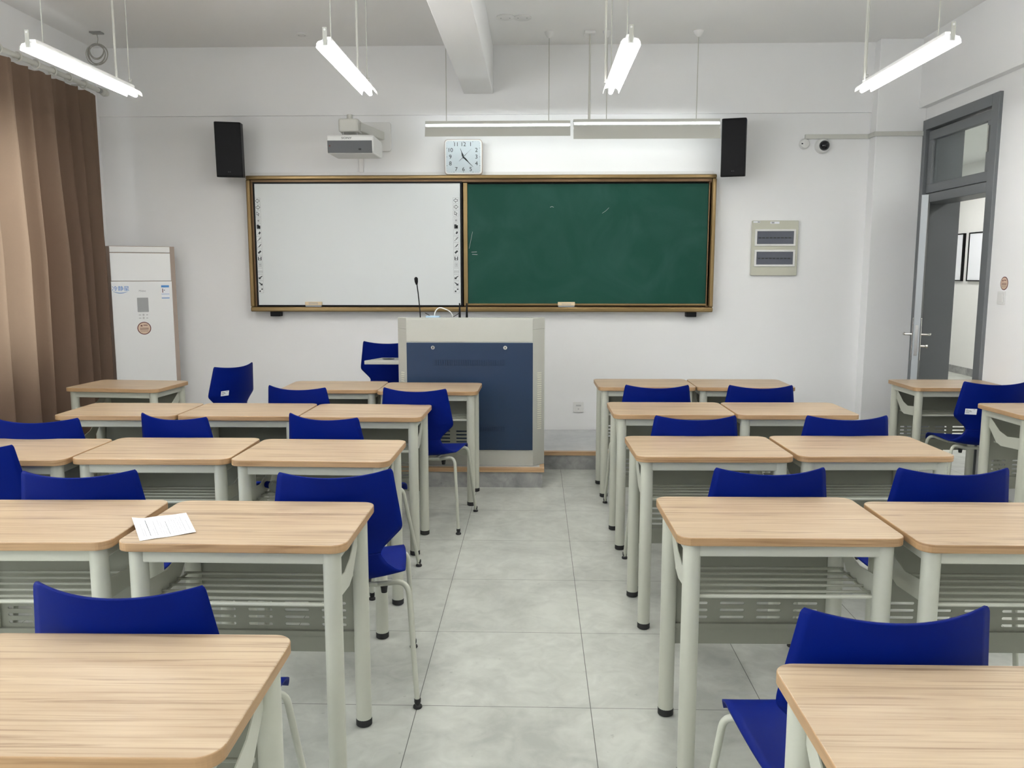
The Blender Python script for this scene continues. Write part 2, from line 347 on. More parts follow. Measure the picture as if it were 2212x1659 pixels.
# teaching platform
t = thing('teaching_platform', 'low grey stone teaching platform with wooden nosing below the boards', 'platform')
ext = [(-1.85, 6.206), (-1.25, 6.206), (-1.25, 5.655), (0.05, 5.655), (0.05, 6.206), (2.74, 6.206), (2.74, 7.095), (-1.85, 7.095)]
MB().prism(ext, 0.0, 0.112, 'z').build('riser', 'riser', t)
MB().prism([(x + (.02 if x < -1.3 else (-.02 if x > 0 else (.02 if x < -1 else -.02))), y + (0.028 if y < 7 else 0)) for x, y in ext], 0.112, 0.140, 'z').build('platform_top', 'stage', t)
b = MB()
for x0, x1, y in ((-1.83, -1.262, 6.206), (-1.262, 0.062, 5.655), (0.062, 2.74, 6.206)): b.box(x0, x1, y-0.012, y+0.03, 0.112, 0.141)
b.box(-1.262, -1.23, 5.685, 6.236, 0.112, 0.141); b.box(0.03, 0.062, 5.685, 6.236, 0.112, 0.141); b.box(-1.862, -1.83, 6.194, 7.09, 0.112, 0.141)
b.build('nosing', 'woodtrim', t)

# ------------------------------------------------------------------ door
dr = struct(D.objects.new('door_1', None)); COL.objects.link(dr); dr.location = (XR, 0, 0)
fx0, fx1 = -0.025, WT
b = MB()
b.box(fx0, fx1, DY0-0.03, DY0+0.06, 0, DZ+0.03); b.box(fx0, fx1, DY1-0.05, DY1, 0, DZ+0.03)
b.box(fx0, fx1, DY0+0.06, DY1-0.05, DZ-0.05, DZ+0.03); b.box(fx0, fx1-0.1, DY0+0.06, DY1-0.05, 2.05, 2.12)
b.build('door_frame', 'doorgrey', dr, bevel=0.004)
b = MB(); ty0, ty1, tz0, tz1 = DY0+0.075, DY1-0.065, 2.13, DZ-0.065
b.box(0.0, 0.05, ty0, ty1, tz0, tz0+0.07).box(0.0, 0.05, ty0, ty1, tz1-0.07, tz1).box(0.0, 0.05, ty0, ty0+0.07, tz0+0.07, tz1-0.07).box(0.0, 0.05, ty1-0.07, ty1, tz0+0.07, tz1-0.07)
tr = b.build('transom_sash', 'doorgrey', dr, bevel=0.003)
MB().box(0.02, 0.026, ty0+0.07, ty1-0.07, tz0+0.07, tz1-0.07).build('pane', 'glass', tr)
MB().box(-0.012, 0.0, ty0+0.03, ty0+0.045, tz0+0.2, tz0+0.38).build('latch', 'chrome', tr)
ang = math.atan2(6.905-5.99, -(XR-2.70)*-1)   # leaf swings a little into the room
leaf = MB().box(0, 0.93, 0.0, 0.045, 0.01, 2.045).build('door_leaf', ['doordark', 'doorlight'], dr, bevel=0.002)
for p in leaf.data.polygons:
    if p.normal.x > 0.9: p.material_index = 1
leaf.location = (-0.005, 6.905, 0)
LA = R(-90 - 25.5); leaf.rotation_euler = (0, 0, LA)
MB().box(0.9302, 0.932, 0.012, 0.033, 0.90, 1.12).build('lock_plate', 'chrome', leaf)
for sgn, y0 in ((-1, 0.0), (1, 0.045)):
    MB().box(0.85, 0.895, min(y0, y0+sgn*0.008), max(y0, y0+sgn*0.008), 0.86, 1.17).build('handle_plate', 'chrome', leaf, bevel=0.003)
    MB().tube(fillet([(0.872, y0, 1.05), (0.872, y0+sgn*0.062, 1.05), (0.76, y0+sgn*0.065, 1.05)], 0.02), 0.009, 12).build('handle', 'chrome', leaf, smooth=True)
MB().lathe([(0.011, 0), (0.011, 0.03), (0.016, 0.034), (0.016, 0.048)], (0.872, 0.053, 0.965), 14, 'y').build('thumb_turn', 'chrome', leaf, smooth=True)
for z in (0.3, 1.1, 1.85): MB().tube([(0.0, -0.005, z-0.05), (0.0, -0.005, z+0.05)], 0.009, 10).build('hinge', 'chrome', leaf, smooth=True)

# ------------------------------------------------------------------ desks
def make_desk():
    t = thing('classroom_desk', '', 'desk', group='school desks with wood tops and pale metal legs')
    w, d = 0.322, 0.22
    poly = rrect(-w, w, -d, d, 0.042, 8)
    b = MB(); b.prism(poly, 0.725, 0.75, 'z', 1, 0); b.build('tabletop', ['wood', 'woodedge'], t, bevel=0.003, seg=3)
    lx, ly = w-0.047, d-0.045
    for sx in (-1, 1):
        for sy in (-1, 1):
            lg = MB(); prof = []
            n = 24; vs = []
            lg.lathe([(0.0255, 0.025), (0.0255, 0.725)], (sx*lx, sy*ly, 0), 28)
            L = lg.build('leg', 'metal', t, smooth=True)
            MB().lathe([(0.0215, 0), (0.0265, 0.004), (0.0265, 0.022), (0.0255, 0.026)], (sx*lx, sy*ly, 0), 24).build('foot_cap', 'rubber', L, smooth=True)
    b = MB(); z0, z1 = 0.685, 0.724
    b.box(-lx, lx, -ly-0.016, -ly+0.012, z0, z1); b.box(-lx, lx, ly-0.012, ly+0.016, z0, z1)
    b.box(-lx-0.016, -lx+0.012, -ly, ly, z0, z1); b.box(lx-0.012, lx+0.016, -ly, ly, z0, z1)
    b.build('apron_rail', 'metal', t, bevel=0.004)
    # cranked side brackets that carry the shelf
    pl = [(-ly, 0.618), (-0.02, 0.600), (0.05, 0.618), (ly, 0.702), (ly, 0.650), (0.075, 0.552), (0.03, 0.538), (-ly, 0.553)]
    for s in (-1, 1):
        x = s*(lx-0.004)
        MB().prism(pl, x-0.0015, x+0.0015, 'x').build('side_bracket', 'metal', t)
    b = MB(); ys = (-0.165, -0.112, -0.06, -0.008, 0.044, 0.096)
    for i, y in enumerate(ys):
        z = 0.558 if i == 0 else 0.553 - 0.001*i
        b.tube([(-lx+0.006, y, z), (lx-0.006, y, z)], 0.0050 if i else 0.0062, 8, mi=0 if i else 1)
    for s in (-1, 1): b.tube([(s*(lx-0.014), -0.15, 0.548), (s*(lx-0.014), 0.10, 0.546)], 0.004, 6)
    b.build('wire_shelf', ['shelf', 'metal'], t, smooth=True)
    # slotted modesty panel
    px = 0.252; b = MB(); y0, y1 = ly+0.004, ly+0.007
    sw, sh, pitch = 0.081, 0.0096, 0.122; rows = [0.419, 0.3945, 0.370, 0.3455]; cols = [(-1.5+i)*pitch for i in range(4)]
    edges = [0.705]
    for z in rows: edges += [z+sh/2, z-sh/2]
    edges.append(0.328)
    for i in range(0, len(edges), 2): b.box(-px, px, y0, y1, edges[i+1], edges[i])
    r = sh/2
    for z in rows:
        xs = [-px] + [v for c in cols for v in (c-sw/2, c+sw/2)] + [px]
        for k in range(0, len(xs), 2):
            a, c = xs[k], xs[k+1]; p = []
            if k > 0:
                for q in range(9): an = PI/2 - PI*q/8; p.append((a - r + r*math.cos(an) , z + r*math.sin(an)))
            else: p += [(a, z+r), (a, z-r)]
            if k < len(xs)-2:
                for q in range(9): an = -PI/2 - PI*q/8; p.append((c + r + r*math.cos(an), z + r*math.sin(an)))
            else: p += [(c, z-r), (c, z+r)]
            b.prism(p, y0, y1, 'y')
    b.box(-px, px, y0-0.014, y1, 0.312, 0.328); b.box(-px, px, y0-0.005, y0-0.002, 0.254, 0.312)
    b.box(-lx, -px, y0, y1, 0.66, 0.69); b.box(px, lx, y0, y1, 0.66, 0.69); b.box(-lx, -px, y0, y1, 0.37, 0.40); b.box(px, lx, y0, y1, 0.37, 0.40)
    b.build('modesty_panel', 'panel', t)
    return t
desk0 = make_desk()
DESKS = [
 # x centre, y centre, rotation, label
 (-2.745, 5.445, -5.0, 'school desk standing apart in front of the air conditioner by the curtain'),
 (-1.337, 5.430, 0.5, 'front row desk left of the one before the lectern, behind blue chair'),
 (-0.688, 5.375, -0.6, 'front row desk standing right against the blue lectern panel'),
 (-2.220, 4.425, 0.5, 'left block second row desk at the curtain end'),
 (-1.567, 4.435, 0.3, 'left block second row desk in the middle of three'),
 (-0.913, 4.420, -1.0, 'left block second row desk at the aisle end'),
 (-2.215, 3.385, 1.0, 'left block third row desk, cut off by the left picture edge'),
 (-1.560, 3.425, 0.8, 'left block third row desk in the middle, directly behind chair back'),
 (-0.900, 3.405, -1.0, 'left block third row desk at the aisle end above the blue cap bottle'),
 (-1.513, 2.385, 1.5, 'desk left of the printed sheet, cut off by the left picture edge'),
 (-0.842, 2.387, -0.3, 'desk with the printed sheet on its left corner'),
 (-0.812, 1.382, 0.8, 'largest desk in the bottom left corner of the picture'),
 (0.733, 5.610, 0.8, 'right block front row desk beside the aisle'),
 (1.385, 5.615, 0.0, 'right block front row desk away from the aisle'),
 (0.735, 4.540, 0.5, 'right block second row desk beside the aisle'),
 (1.390, 4.550, 0.8, 'right block second row desk away from the aisle'),
 (0.732, 3.530, 1.2, 'right block third row desk beside the aisle'),
 (1.393, 3.555, 1.8, 'right block third row desk away from the aisle'),
 (0.724, 2.485, 0.8, 'right block fourth row desk beside the aisle, its leg in full view'),
 (1.385, 2.440, 0.3, 'right block fourth row desk away from aisle, pulled slightly nearer'),
 (0.775, 1.290, 0.3, 'nearest desk in the bottom right corner of the picture'),
 (2.800, 5.640, 0.5, 'desk by the open door at the right wall'),
 (2.865, 4.575, 3.0, 'desk behind the one at the door, cut off by right picture edge'),
]
for i, (x, y, r, lab) in enumerate(DESKS):
    if i == 0: desk0.location = (x, y, 0); desk0.rotation_euler = (0, 0, R(r)); desk0['label'] = lab
    else: dup(desk0, (x, y, 0), R(r), lab)

# ------------------------------------------------------------------ chairs
def make_chair():
    t = thing('school_chair', '', 'chair', group='blue plastic school chairs with pale tube legs')
    #        y      z     hw    edge dy  dz
    P = [(-.228, .824, .180, .045, .017), (-.226,.815,.187,.045,.015), (-.217, .76, .196, .046, .010), (-.204, .69, .208, .046, .003), (-.196, .648, .2145, .045, 0),
         (-.193, .632, .215, .044, 0), (-.190, .618, .209, .043, 0), (-.185, .585, .176, .037, 0), (-.182, .560, .151, .030, 0), (-.180, .545, .142, .026, 0), (-.179, .530, .143, .024, .0),
         (-.176, .500, .162, .022, .004), (-.168, .468, .190, .02, .012), (-.150, .446, .212, .01, .022), (-.120, .436, .224, .0, .028),
         (-.05, .434, .228, 0, .030), (.04, .438, .230, 0, .027), (.11, .443, .229, 0, .020), (.17, .444, .224, 0, .010), (.205, .434, .220, 0, .002), (.228, .408, .210, 0, .0)]
    # resample
    rows = []
    for i in range(len(P)-1):
        p0 = P[max(i-1, 0)]; p1 = P[i]; p2 = P[i+1]; p3 = P[min(i+2, len(P)-1)]
        for k in range(3):
            s = k/3; q = []
            for j in range(5):
                a, b_, c, d = p0[j], p1[j], p2[j], p3[j]
                cr = 0.5*((2*b_) + (-a+c)*s + (2*a-5*b_+4*c-d)*s*s + (-a+3*b_-3*c+d)*s**3)
                q.append(cr*0.6 + (b_*(1-s)+c*s)*0.4)
            rows.append(q)
    rows.append(list(P[-1])); nu = 20; vs = []; fs = []
    for (y, z, hw, dy, dz) in rows:
        for k in range(nu+1):
            u = -1 + 2*k/nu; e = abs(u)**2.0
            vs.append((hw*u, y + dy*e, z + dz*e))
    for i in range(len(rows)-1):
        for k in range(nu): fs.append((i*(nu+1)+k, i*(nu+1)+k+1, (i+1)*(nu+1)+k+1, (i+1)*(nu+1)+k))
    cut = next(i for i, r in enumerate(rows) if r[1] < 0.545)
    def piece(r0, r1, name):
        sub = MB(); n = nu+1
        sub.add(vs[r0*n:(r1+1)*n], [tuple(q - r0*n for q in f) for f in fs[r0*nu:r1*nu]])
        o = sub.build(name, 'blue', t, smooth=True)
        m = o.modifiers.new('thickness', 'SOLIDIFY'); m.thickness = 0.007; m.offset = 0
        return o
    piece(0, cut, 'backrest'); piece(cut, len(rows)-1, 'seat')
    for sx in (-1, 1):
        pr = fillet([(sx*.257, -.218, .014), (sx*.232, -.190, .447), (sx*.13, -.125, .4175)], 0.05, 8)
        L = MB().tube(pr, 0.0092, 12).build('leg', 'metal', t, smooth=True)
        MB().lathe([(0.014, 0), (0.016, 0.003), (0.015, 0.009), (0.009, 0.014), (0.0115, 0.022), (0.0115, 0.034)], (sx*.257, -.218, 0), 16).build('foot_glide', 'rubber', L, smooth=True)
        pf = fillet([(sx*.257, .252, .014), (sx*.236, .125, .452), (sx*.13, .075, .4175)], 0.05, 8)
        L = MB().tube(pf, 0.0092, 12).build('leg', 'metal', t, smooth=True)
        MB().lathe([(0.014, 0), (0.016, 0.003), (0.015, 0.009), (0.009, 0.014), (0.0115, 0.022), (0.0115, 0.034)], (sx*.257, .252, 0), 16).build('foot_glide', 'rubber', L, smooth=True)
    b = MB(); b.tube([(-.131, -.125, .4175), (.131, -.125, .4175)], 0.0092, 10); b.tube([(-.131, .075, .4175), (.131, .075, .4175)], 0.0092, 10)
    for s in (-1, 1): b.tube([(s*.1, -.125, .4175), (s*.1, .075, .4175)], 0.008, 8)
    b.build('seat_frame', 'metal', t, smooth=True)
    b = MB()
    for s in (-1, 1): b.lathe([(0.010, 0.388), (0.013, 0.412)], (s*.15, -.128, 0), 10)
    b.build('stacking_bumper', 'rubber', t)
    return t
chair0 = make_chair()
def sticker(ch, x, z, w=0.062, h=0.036):
    # asset label on the rear of the backrest
    def yb(xx, zz):
        P = [(.824, -.228, .18), (.76, -.217, .196), (.69, -.204, .208), (.632, -.193, .215), (.585, -.185, .176)]
        for (z1, y1, h1), (z0, y0, h0) in zip(P, P[1:]):
            if z0 <= zz <= z1:
                s = (zz-z0)/(z1-z0); y = y0+(y1-y0)*s; hh = h0+(h1-h0)*s
                return y + 0.045*(xx/hh)**2 - 0.0045
        return -.2
    vs = []; n = 6
    for j in range(2):
        for k in range(n+1):
            xx = x - w/2 + w*k/n; zz = z - h/2 + h*j; vs.append((xx, yb(xx, zz), zz))
    o = MB().add(vs, [(k, k+1, n+2+k, n+1+k) for k in range(n)]).build('asset_label', 'paper', ch)
    m = o.modifiers.new('t', 'SOLIDIFY'); m.thickness = 0.0006; m.offset = 0
    b = MB()
    for j, (a, c) in enumerate(((-.027, .020), (-.027, .0), (-.027, .004), (-.027, -.008))):
        zz = z + 0.012 - j*0.007
        b.add([(x+a, yb(x+a, zz)-.0008, zz), (x+c, yb(x+c, zz)-.0008, zz), (x+c, yb(x+c, zz)-.0008, zz+.0022), (x+a, yb(x+a, zz)-.0008, zz+.0022)], [(0, 1, 2, 3)])
    b.build('print', 'ink', o)
CH = [ # top-of-back midpoint on the plane z 0.84, rotation, label
 (-1.385, 4.712, -14, 'front row blue chair whose back overlaps the desk left of the lectern'),
 (-0.691, 4.660, -8, 'front row blue chair at the lectern, whole right side and legs in view'),
 (-2.256, 3.620, 4, 'blue chair of the left block second row nearest the curtain'),
 (-1.675, 3.725, -17, 'blue chair of the left block second row, middle of three, turned right'),
 (-0.980, 3.735, -19, 'blue chair of the left block second row nearest the aisle, turned right'),
 (-2.180, 3.030, 3, 'blue chair cut off by the left picture edge, only a corner showing'),
 (-1.515, 2.640, 5, 'blue chair behind the desk left of the printed sheet'),
 (-0.663, 2.662, 10, 'blue chair beside the aisle beyond the desk with the printed sheet'),
 (-0.876, 1.644, -2, 'nearest left blue chair, above the bottom left desk'),
 (0.714, 4.840, 0, 'right block front row blue chair beside the aisle'),
 (1.322, 4.848, 0, 'right block front row blue chair away from the aisle'),
 (0.737, 3.778, 1, 'right block second row blue chair beside the aisle'),
 (1.436, 3.799, 1, 'right block second row blue chair away from the aisle'),
 (0.790, 2.745, 2, 'right block third row blue chair beside the aisle'),
 (1.406, 2.760, 1, 'right block third row blue chair away from the aisle'),
 (0.706, 1.567, 3, 'nearest right blue chair, seat and left leg showing at bottom right'),
 (-2.175, 5.850, 65, 'lone blue chair turned sideways near the air conditioner, white sticker on back'),
 (2.785, 5.045, -2, 'blue chair by the door desk at right, white sticker on back'),
 (-1.125, 6.230, 0, 'blue chair on the platform half hidden behind the lectern'),
]
for i, (x, y, r, lab) in enumerate(CH):
    a = R(r); z = 0.141 if i == len(CH)-1 else 0
    loc = (x - 0.183*math.sin(a), y + 0.183*math.cos(a), z)
    if i == 0: chair0.location = loc; chair0.rotation_euler = (0, 0, a); chair0['label'] = lab; c = chair0
    else: c = dup(chair0, loc, a, lab)
    if i == 16: lone = c
    if i == 17: doorchair = c
sticker(lone, -0.10, 0.645); sticker(doorchair, -0.130, 0.655)

# ------------------------------------------------------------------ tube lamps
def make_lamp(L=1.09):
    t = thing('tube_lamp', '', 'lamp', group='tube lamps hanging from the ceiling'); h = L/2
    prof = [(-.048, -.016), (-.045, .002), (-.036, .014), (-.018, .019), (.018, .019), (.036, .014), (.045, .002), (.048, -.016)]
    vs = []; fs = []; n = len(prof)
    for y in (-h, h):
        vs += [(x, y, z) for x, z in prof]
    for y in (-h, h):
        vs += [(x*1.03, y, z+.0025) for x, z in prof]
    for k in range(n-1): fs += [(k, k+1, n+k+1, n+k), (2*n+k, 2*n+k+1, 3*n+k+1, 3*n+k)]
    for base, top in ((0, 2*n), (n, 3*n)):
        for k in range(n-1): fs.append((base+k, base+k+1, top+k+1, top+k))
    fs += [(0, n, 3*n, 2*n), (n-1, 2*n-1, 4*n-1, 3*n-1)]
    MB().add(vs, fs).build('reflector', 'perforated', t)
    MB().box(-.018, .018, -h+.03, h-.03, .0215, .046).build('housing', 'lampwhite', t, bevel=.003)
    MB().tube([(0, -h+.0, -.004), (0, h+.012, -.004)], .0135, 14).build('tube', 'tube', t, smooth=True)
    for s in (-1, 1):
        MB().box(-.014, .014, s*h-.012, s*h+.012, -.008, .024).build('lamp_holder', 'lampwhite', t, bevel=.002)
    for s in (-1, 1):
        y = s*(h+.014) if s < 0 else h-.05; z0 = -.004 if s < 0 else .044
        b = MB(); b.prism([(-.006, z0), (.006, z0), (.0105, z0+.03), (.0105, .078), (-.0105, .078), (-.0105, z0+.03)], y-.0015, y+.0015, 'y'); hb = b.build('hanger_bracket', 'lampgrey', t)
        MB().lathe([(.0055, y-.0035), (.0055, y+.0035)], (0, 0, .066), 12, 'y').build('bolt', 'lampwhite', hb)
        yr = -h+.13 if s < 0 else y; MB().tube([(-.004, yr, .044), (-.004, yr, ZC-2.61+.001)], .0032, 8).build('suspension_rod', 'lampgrey', t)
    MB().tube([(-.045, h-.13, .024), (-.045, h-.13, ZC-2.61+.001)], .0072, 12).build('conduit', 'offwhite', t, smooth=True)
    return t
lamp0 = make_lamp()
LY = 4.775
LAMPS = [(-2.53, LY, 'lit tube lamp nearest the curtain'), (-1.042, LY, 'lit tube lamp above the projector side, second from the curtain'),
         (0.458, LY, 'lit tube lamp right of the ceiling beam, seen nearly end on'), (2.0, LY, 'lit tube lamp nearest the door'),
         (-1.03, 2.93, 'lit tube lamp overhead, only its far end showing at the top edge')]
for x, n in ((-2.487, 'curtain'), (0.458, 'aisle'), (1.965, 'door')): LAMPS.append((x, 2.78, 'added tube lamp overhead above the %s side, beyond the top edge' % n))  # unseen rest of the overhead row, added for its light
for x, n in ((-2.487, 'curtain'), (-1.018, 'middle left'), (0.458, 'aisle'), (1.965, 'door')): LAMPS.append((x, -0.3, 'added tube lamp behind the viewer on the %s side' % n))  # lamps added behind the camera to light the room
for x, n in ((-1.9, 'left'), (1.4, 'right')): LAMPS.append((x, -2.3, 'added tube lamp at the back of the room, %s one' % n))  # two more unseen lamps added as light for the rear
for i, (x, y, lab) in enumerate(LAMPS):
    if i == 0: lamp0.location = (x, y, 2.61); lamp0['label'] = lab
    else: dup(lamp0, (x, y, 2.61), 0, lab)

def board_lamp(x0, x1, y, ztop, hshade, rot, rods, lab):
    xc = (x0+x1)/2; h = (x1-x0)/2
    t = thing('board_lamp', lab, 'lamp', (xc, y, ztop), rot, 'long lamps hung above the boards')
    MB().box(-h, h, -.012, .035, -.022, 0).build('housing', 'lampgrey', t, bevel=.002)
    MB().prism([(.035, -.002), (.095, .004), (.095, .001), (.035, -.006)], -h, h, 'x').build('reflector', 'lampwhite', t)
    MB().box(-h, h, -.0135, -.012, -.024, -.001).build('housing_lip', 'lampgrey', t)
    b = MB(); b.prism([(-.018, -.044), (-.016, -.044), (-.045, -.044-hshade), (-.047, -.044-hshade)], -h, h, 'x'); b.build('front_shade', 'lampgrey', t)
    for s in (-1, 1):
        MB().prism([(-.016, -.046), (-.03, -.08), (.03, -.03), (.03, -.001), (-.01, -.001)], s*(h-.002)-.0015, s*(h-.002)+.0015, 'x').build('end_plate', 'lampwhite', t)
    MB().tube([(-h+.01, .006, -.040), (h-.01, .006, -.040)], .0125, 12).build('tube', 'btube', t, smooth=True)
    for rx, kind in rods:
        zt = ZC - ztop
        if kind == 'cup':
            MB().tube([(rx, .01, -.001), (rx, .01, zt-.02)], .0035, 8).build('suspension_rod', 'lampgrey', t)
            MB().lathe([(.004, zt-.046), (.016, zt-.040), (.032, zt-.018), (.038, zt-.002), (.038, zt)], (rx, .01, 0), 24).build('ceiling_cup', 'lampwhite', t, smooth=True)
        elif kind == 'plain':
            MB().tube([(rx, .01, -.001), (rx, .01, zt)], .0035, 8).build('suspension_rod', 'lampgrey', t)
        else:
            MB().tube([(rx, .01, -.001), (rx, .01, zt-.01)], [.011, .0065], 10).build('conduit', 'offwhite', t, smooth=True)
            MB().box(rx-.042, rx+.042, -.03, .05, zt-.02, zt).build('ceiling_box', 'lampwhite', t, bevel=.004)
    return t
board_lamp(-0.878, 0.264, 6.71, 2.682, 0.080, 0, [(-0.712+0.307, 'plain'), (0.095+0.307, 'cup')], 'left long lamp above the clock, hung over the boards')
board_lamp(0.288, 1.432, 6.71, 2.690, 0.112, R(0.3), [(0.412-0.86, 'pipe'), (0.547-0.86, 'cup'), (1.25-0.86, 'cup')], 'right long lamp, hung over the green chalkboard')

# ------------------------------------------------------------------ board assembly
t = thing('board_unit', 'long bronze framed unit holding a whiteboard left and green chalkboard right', 'chalkboard', (0, YF, 0))
BX0, BX1, BZ0, BZ1 = -2.428, 1.482, 1.170, 2.301
b = MB()
def ring(b, x0, x1, z0, z1, w, y0, y1, mi=0, wb=None):
    wb = wb or w
    b.box(x0, x1, y0, y1, z1-w, z1, mi); b.box(x0, x1, y0, y1, z0, z0+wb, mi); b.box(x0, x0+w, y0, y1, z0+wb, z1-w, mi); b.box(x1-w, x1, y0, y1, z0+wb, z1-w, mi)
ring(b, BX0, BX1, BZ0, BZ1, .032, -.115, 0, wb=.040)
b.build('outer_frame', 'bronze', t, bevel=.009, seg=3)
b = MB(); ring(b, BX0+.032, BX1-.032, BZ0+.040, BZ1-.032, .024, -.085, 0, wb=.004); b.build('inner_frame', 'darkbronze', t, bevel=.005)
MB().box(BX0+.03, BX1-.03, -.012, 0, BZ0+.02, BZ1-.02).build('backing', 'black', t)
MB().box(BX0+.01, BX1-.01, -.02, 0, BZ1, BZ1+.035).build('top_batten', 'white', t)
wx0, wx1, wz0, wz1 = -2.366, -0.636, 1.222, 2.238
b = MB(); ring(b, wx0-.012, wx1+.018, wz0-.01, wz1+.012, .014, -.095, -.02); b.build('whiteboard_border', 'black', t, bevel=.003)
wb = MB().box(wx0, wx1, -.088, -.03, wz0, wz1).build('whiteboard', 'whiteboard', t, bevel=.002)
gx0, gx1, gz0, gz1 = -0.576, 1.432, 1.240, 2.230
b = MB(); b.box(gx0-.035, gx0, -.085, -.02, gz0-.02, gz1+.01); b.box(gx1, gx1+.02, -.085, -.02, gz0-.02, gz1+.01); b.box(gx0, gx1, -.085, -.02, gz0-.018, gz0)
b.build('chalkboard_edge', 'bronze', t, bevel=.003)
gb = MB().box(gx0, gx1, -.066, -.03, gz0, gz1).build('chalkboard', 'chalk', t)
# chalk strokes left on the green board
b = MB()
def stroke(b, pts, w, y=-.0664):
    for (x0, z0), (x1, z1) in zip(pts, pts[1:]):
        dx, dz = x1-x0, z1-z0; l = math.hypot(dx, dz) or 1; nx, nz = -dz/l*w/2, dx/l*w/2
        b.add([(x0+nx, y, z0+nz), (x1+nx, y, z1+nz), (x1-nx, y, z1-nz), (x0-nx, y, z0-nz)], [(0, 1, 2, 3)])
stroke(b, [(-.545, 1.670), (-.50, 1.672)], .003); stroke(b, [(-.54, 1.652), (-.495, 1.650)], .003)
stroke(b, [(-.565, 1.70), (-.552, 1.76), (-.535, 1.84)], .002)
stroke(b, [(.115, 2.04), (.13, 2.046), (.145, 2.04)], .003)
stroke(b, [(.55, 1.99), (.58, 2.01), (.605, 2.035)], .002)
b.build('chalk_mark', 'paleink', gb)
# icon strips printed on the whiteboard
def icon_strip(x, name):
    b = MB(); y = -.0886; s = .0375; z = 2.096
    def P(pts, mi=0): b.add([(x+px*s, y, z+pz*s) for px, pz in pts], [tuple(range(len(pts)))], mi)
    def Lc(pts, w=.045, mi=0, close=True):
        pts = list(pts) + ([pts[0]] if close else [])
        for (x0, z0), (x1, z1) in zip(pts, pts[1:]):
            dx, dz = x1-x0, z1-z0; l = math.hypot(dx, dz) or 1; nx, nz = -dz/l*w, dx/l*w
            P([(x0+nx, z0+nz), (x1+nx, z1+nz), (x1-nx, z1-nz), (x0-nx, z0-nz)], mi)
    for k in range(15):
        Lc([(-.62, -.62), (.62, -.62), (.62, .62), (-.62, .62)], .018, 1)
        if k == 0: Lc([(-.5, 0), (0, .45), (0, .2), (.4, .2), (.4, -.2), (0, -.2), (0, -.45)])
        elif k == 1: Lc([(.5, 0), (0, .45), (0, .2), (-.4, .2), (-.4, -.2), (0, -.2), (0, -.45)])
        elif k == 2: Lc([(-.3, .45), (.3, -.05), (.05, -.1), (.2, -.4), (.05, -.45), (-.08, -.15), (-.3, -.3)])
        elif k == 3: Lc([(-.3, .4), (.1, .4), (.35, .15), (.35, -.45), (-.3, -.45)], .02, 1); P([(-.15, .1), (.2, .1), (.2, -.3), (-.15, -.3)], 1)
        elif k == 4: P([(-.4, .45), (.1, .45), (.1, .25), (-.2, .25), (-.2, -.3), (.4, -.3), (.4, .25), (.45, .25), (.45, -.5), (-.4, -.5)][:4] + [(-.2, -.5), (-.4, -.5)]); P([(-.2, .25), (.42, .25), (.42, -.5), (-.2, -.5)]); P([(-.08, .12), (.3, .12), (.3, -.3), (-.08, -.3)], 1)
        elif k == 5: P([(-.1, -.1), (.2, .4), (.45, .1), (.15, -.35)]); P([(-.4, -.3), (-.25, -.15), (-.2, -.4)], 1)
        elif k == 6: Lc([(-.1, -.1), (.25, .4), (.45, .4), (.1, -.05)]); P([(-.45, -.45), (-.15, -.3), (-.2, -.1)])
        elif k == 7: P([(-.2, -.25), (.35, .4), (.48, .28), (-.05, -.35)]); Lc([(-.45, -.45), (-.1, -.2)], .03, 0, False)
        elif k == 8: P([(-.4, -.1), (.2, .42), (.45, .15), (-.15, -.4)])
        elif k == 9:
            P([(-.4, .42), (-.2, .42), (-.2, -.42), (-.4, -.42)]); P([(.2, .42), (.4, .42), (.4, -.42), (.2, -.42)]); P([(-.4, .0), (.4, 0), (.4, -.12), (-.4, -.12)]); P([(-.4, -.32), (.4, -.32), (.4, -.42), (-.4, -.42)])
        elif k == 10:
            Lc([(-.35, .4), (.35, .4), (.35, -.42), (-.35, -.42)], .03, 1)
            for q in (.2, 0, -.2): Lc([(-.2, q), (.25, q)], .03, 0, False)
        elif k == 11: Lc([(-.48, .1), (.48, .1), (.48, -.35), (-.48, -.35)], .03, 1); Lc([(-.4, -.1), (.4, -.1)], .04, 1, False)
        elif k == 12: P([(-.45, -.4), (-.4, .15), (-.2, 0), (.1, .25), (.45, .4), (.45, .25), (.2, .05), (-.0, -.15), (.15, -.3)])
        elif k == 13: P([(.45, -.4), (.4, .15), (.2, 0), (-.1, .25), (-.45, .4), (-.45, .25), (-.2, .05), (.0, -.15), (-.15, -.3)])
        else: P([(-.4, -.4), (-.05, -.4), (-.05, -.05), (-.4, -.1)]); P([(.1, .05), (.45, .1), (.42, .4), (.1, .35)])
        z -= .0532
    b.build(name, ['ink', 'greyink'], wb)
icon_strip(-2.342, 'icon_strip'); icon_strip(-0.672, 'icon_strip')
for x in (-2.228, 1.31): MB().box(x-.042, x+.042, -.09, -.01, BZ0-.042, BZ0).build('support_clip', 'black', t, bevel=.004)

def eraser(x, lab, mark):
    e = thing('board_eraser', lab, 'eraser', (x, YF-.0905, BZ0+.0415), 0, 'wooden erasers on the board ledge')
    MB().box(-.072, .072, -.022, .0, .012, .042).build('handle', 'eraserwood', e, bevel=.003)
    MB().box(-.068, .068, -.02, -.002, 0, .012).build('felt', 'greyink', e)
    b = MB()
    for k in range(mark): b.box(-.04+.0*k, .04, -.0226, -.022, .020+.007*k, .0225+.007*k)
    b.build('print', 'greyink', e)
eraser(-1.89, 'wooden board eraser on the ledge under the whiteboard', 3)
eraser(0.256, 'wooden board eraser on the ledge under the green chalkboard', 2)

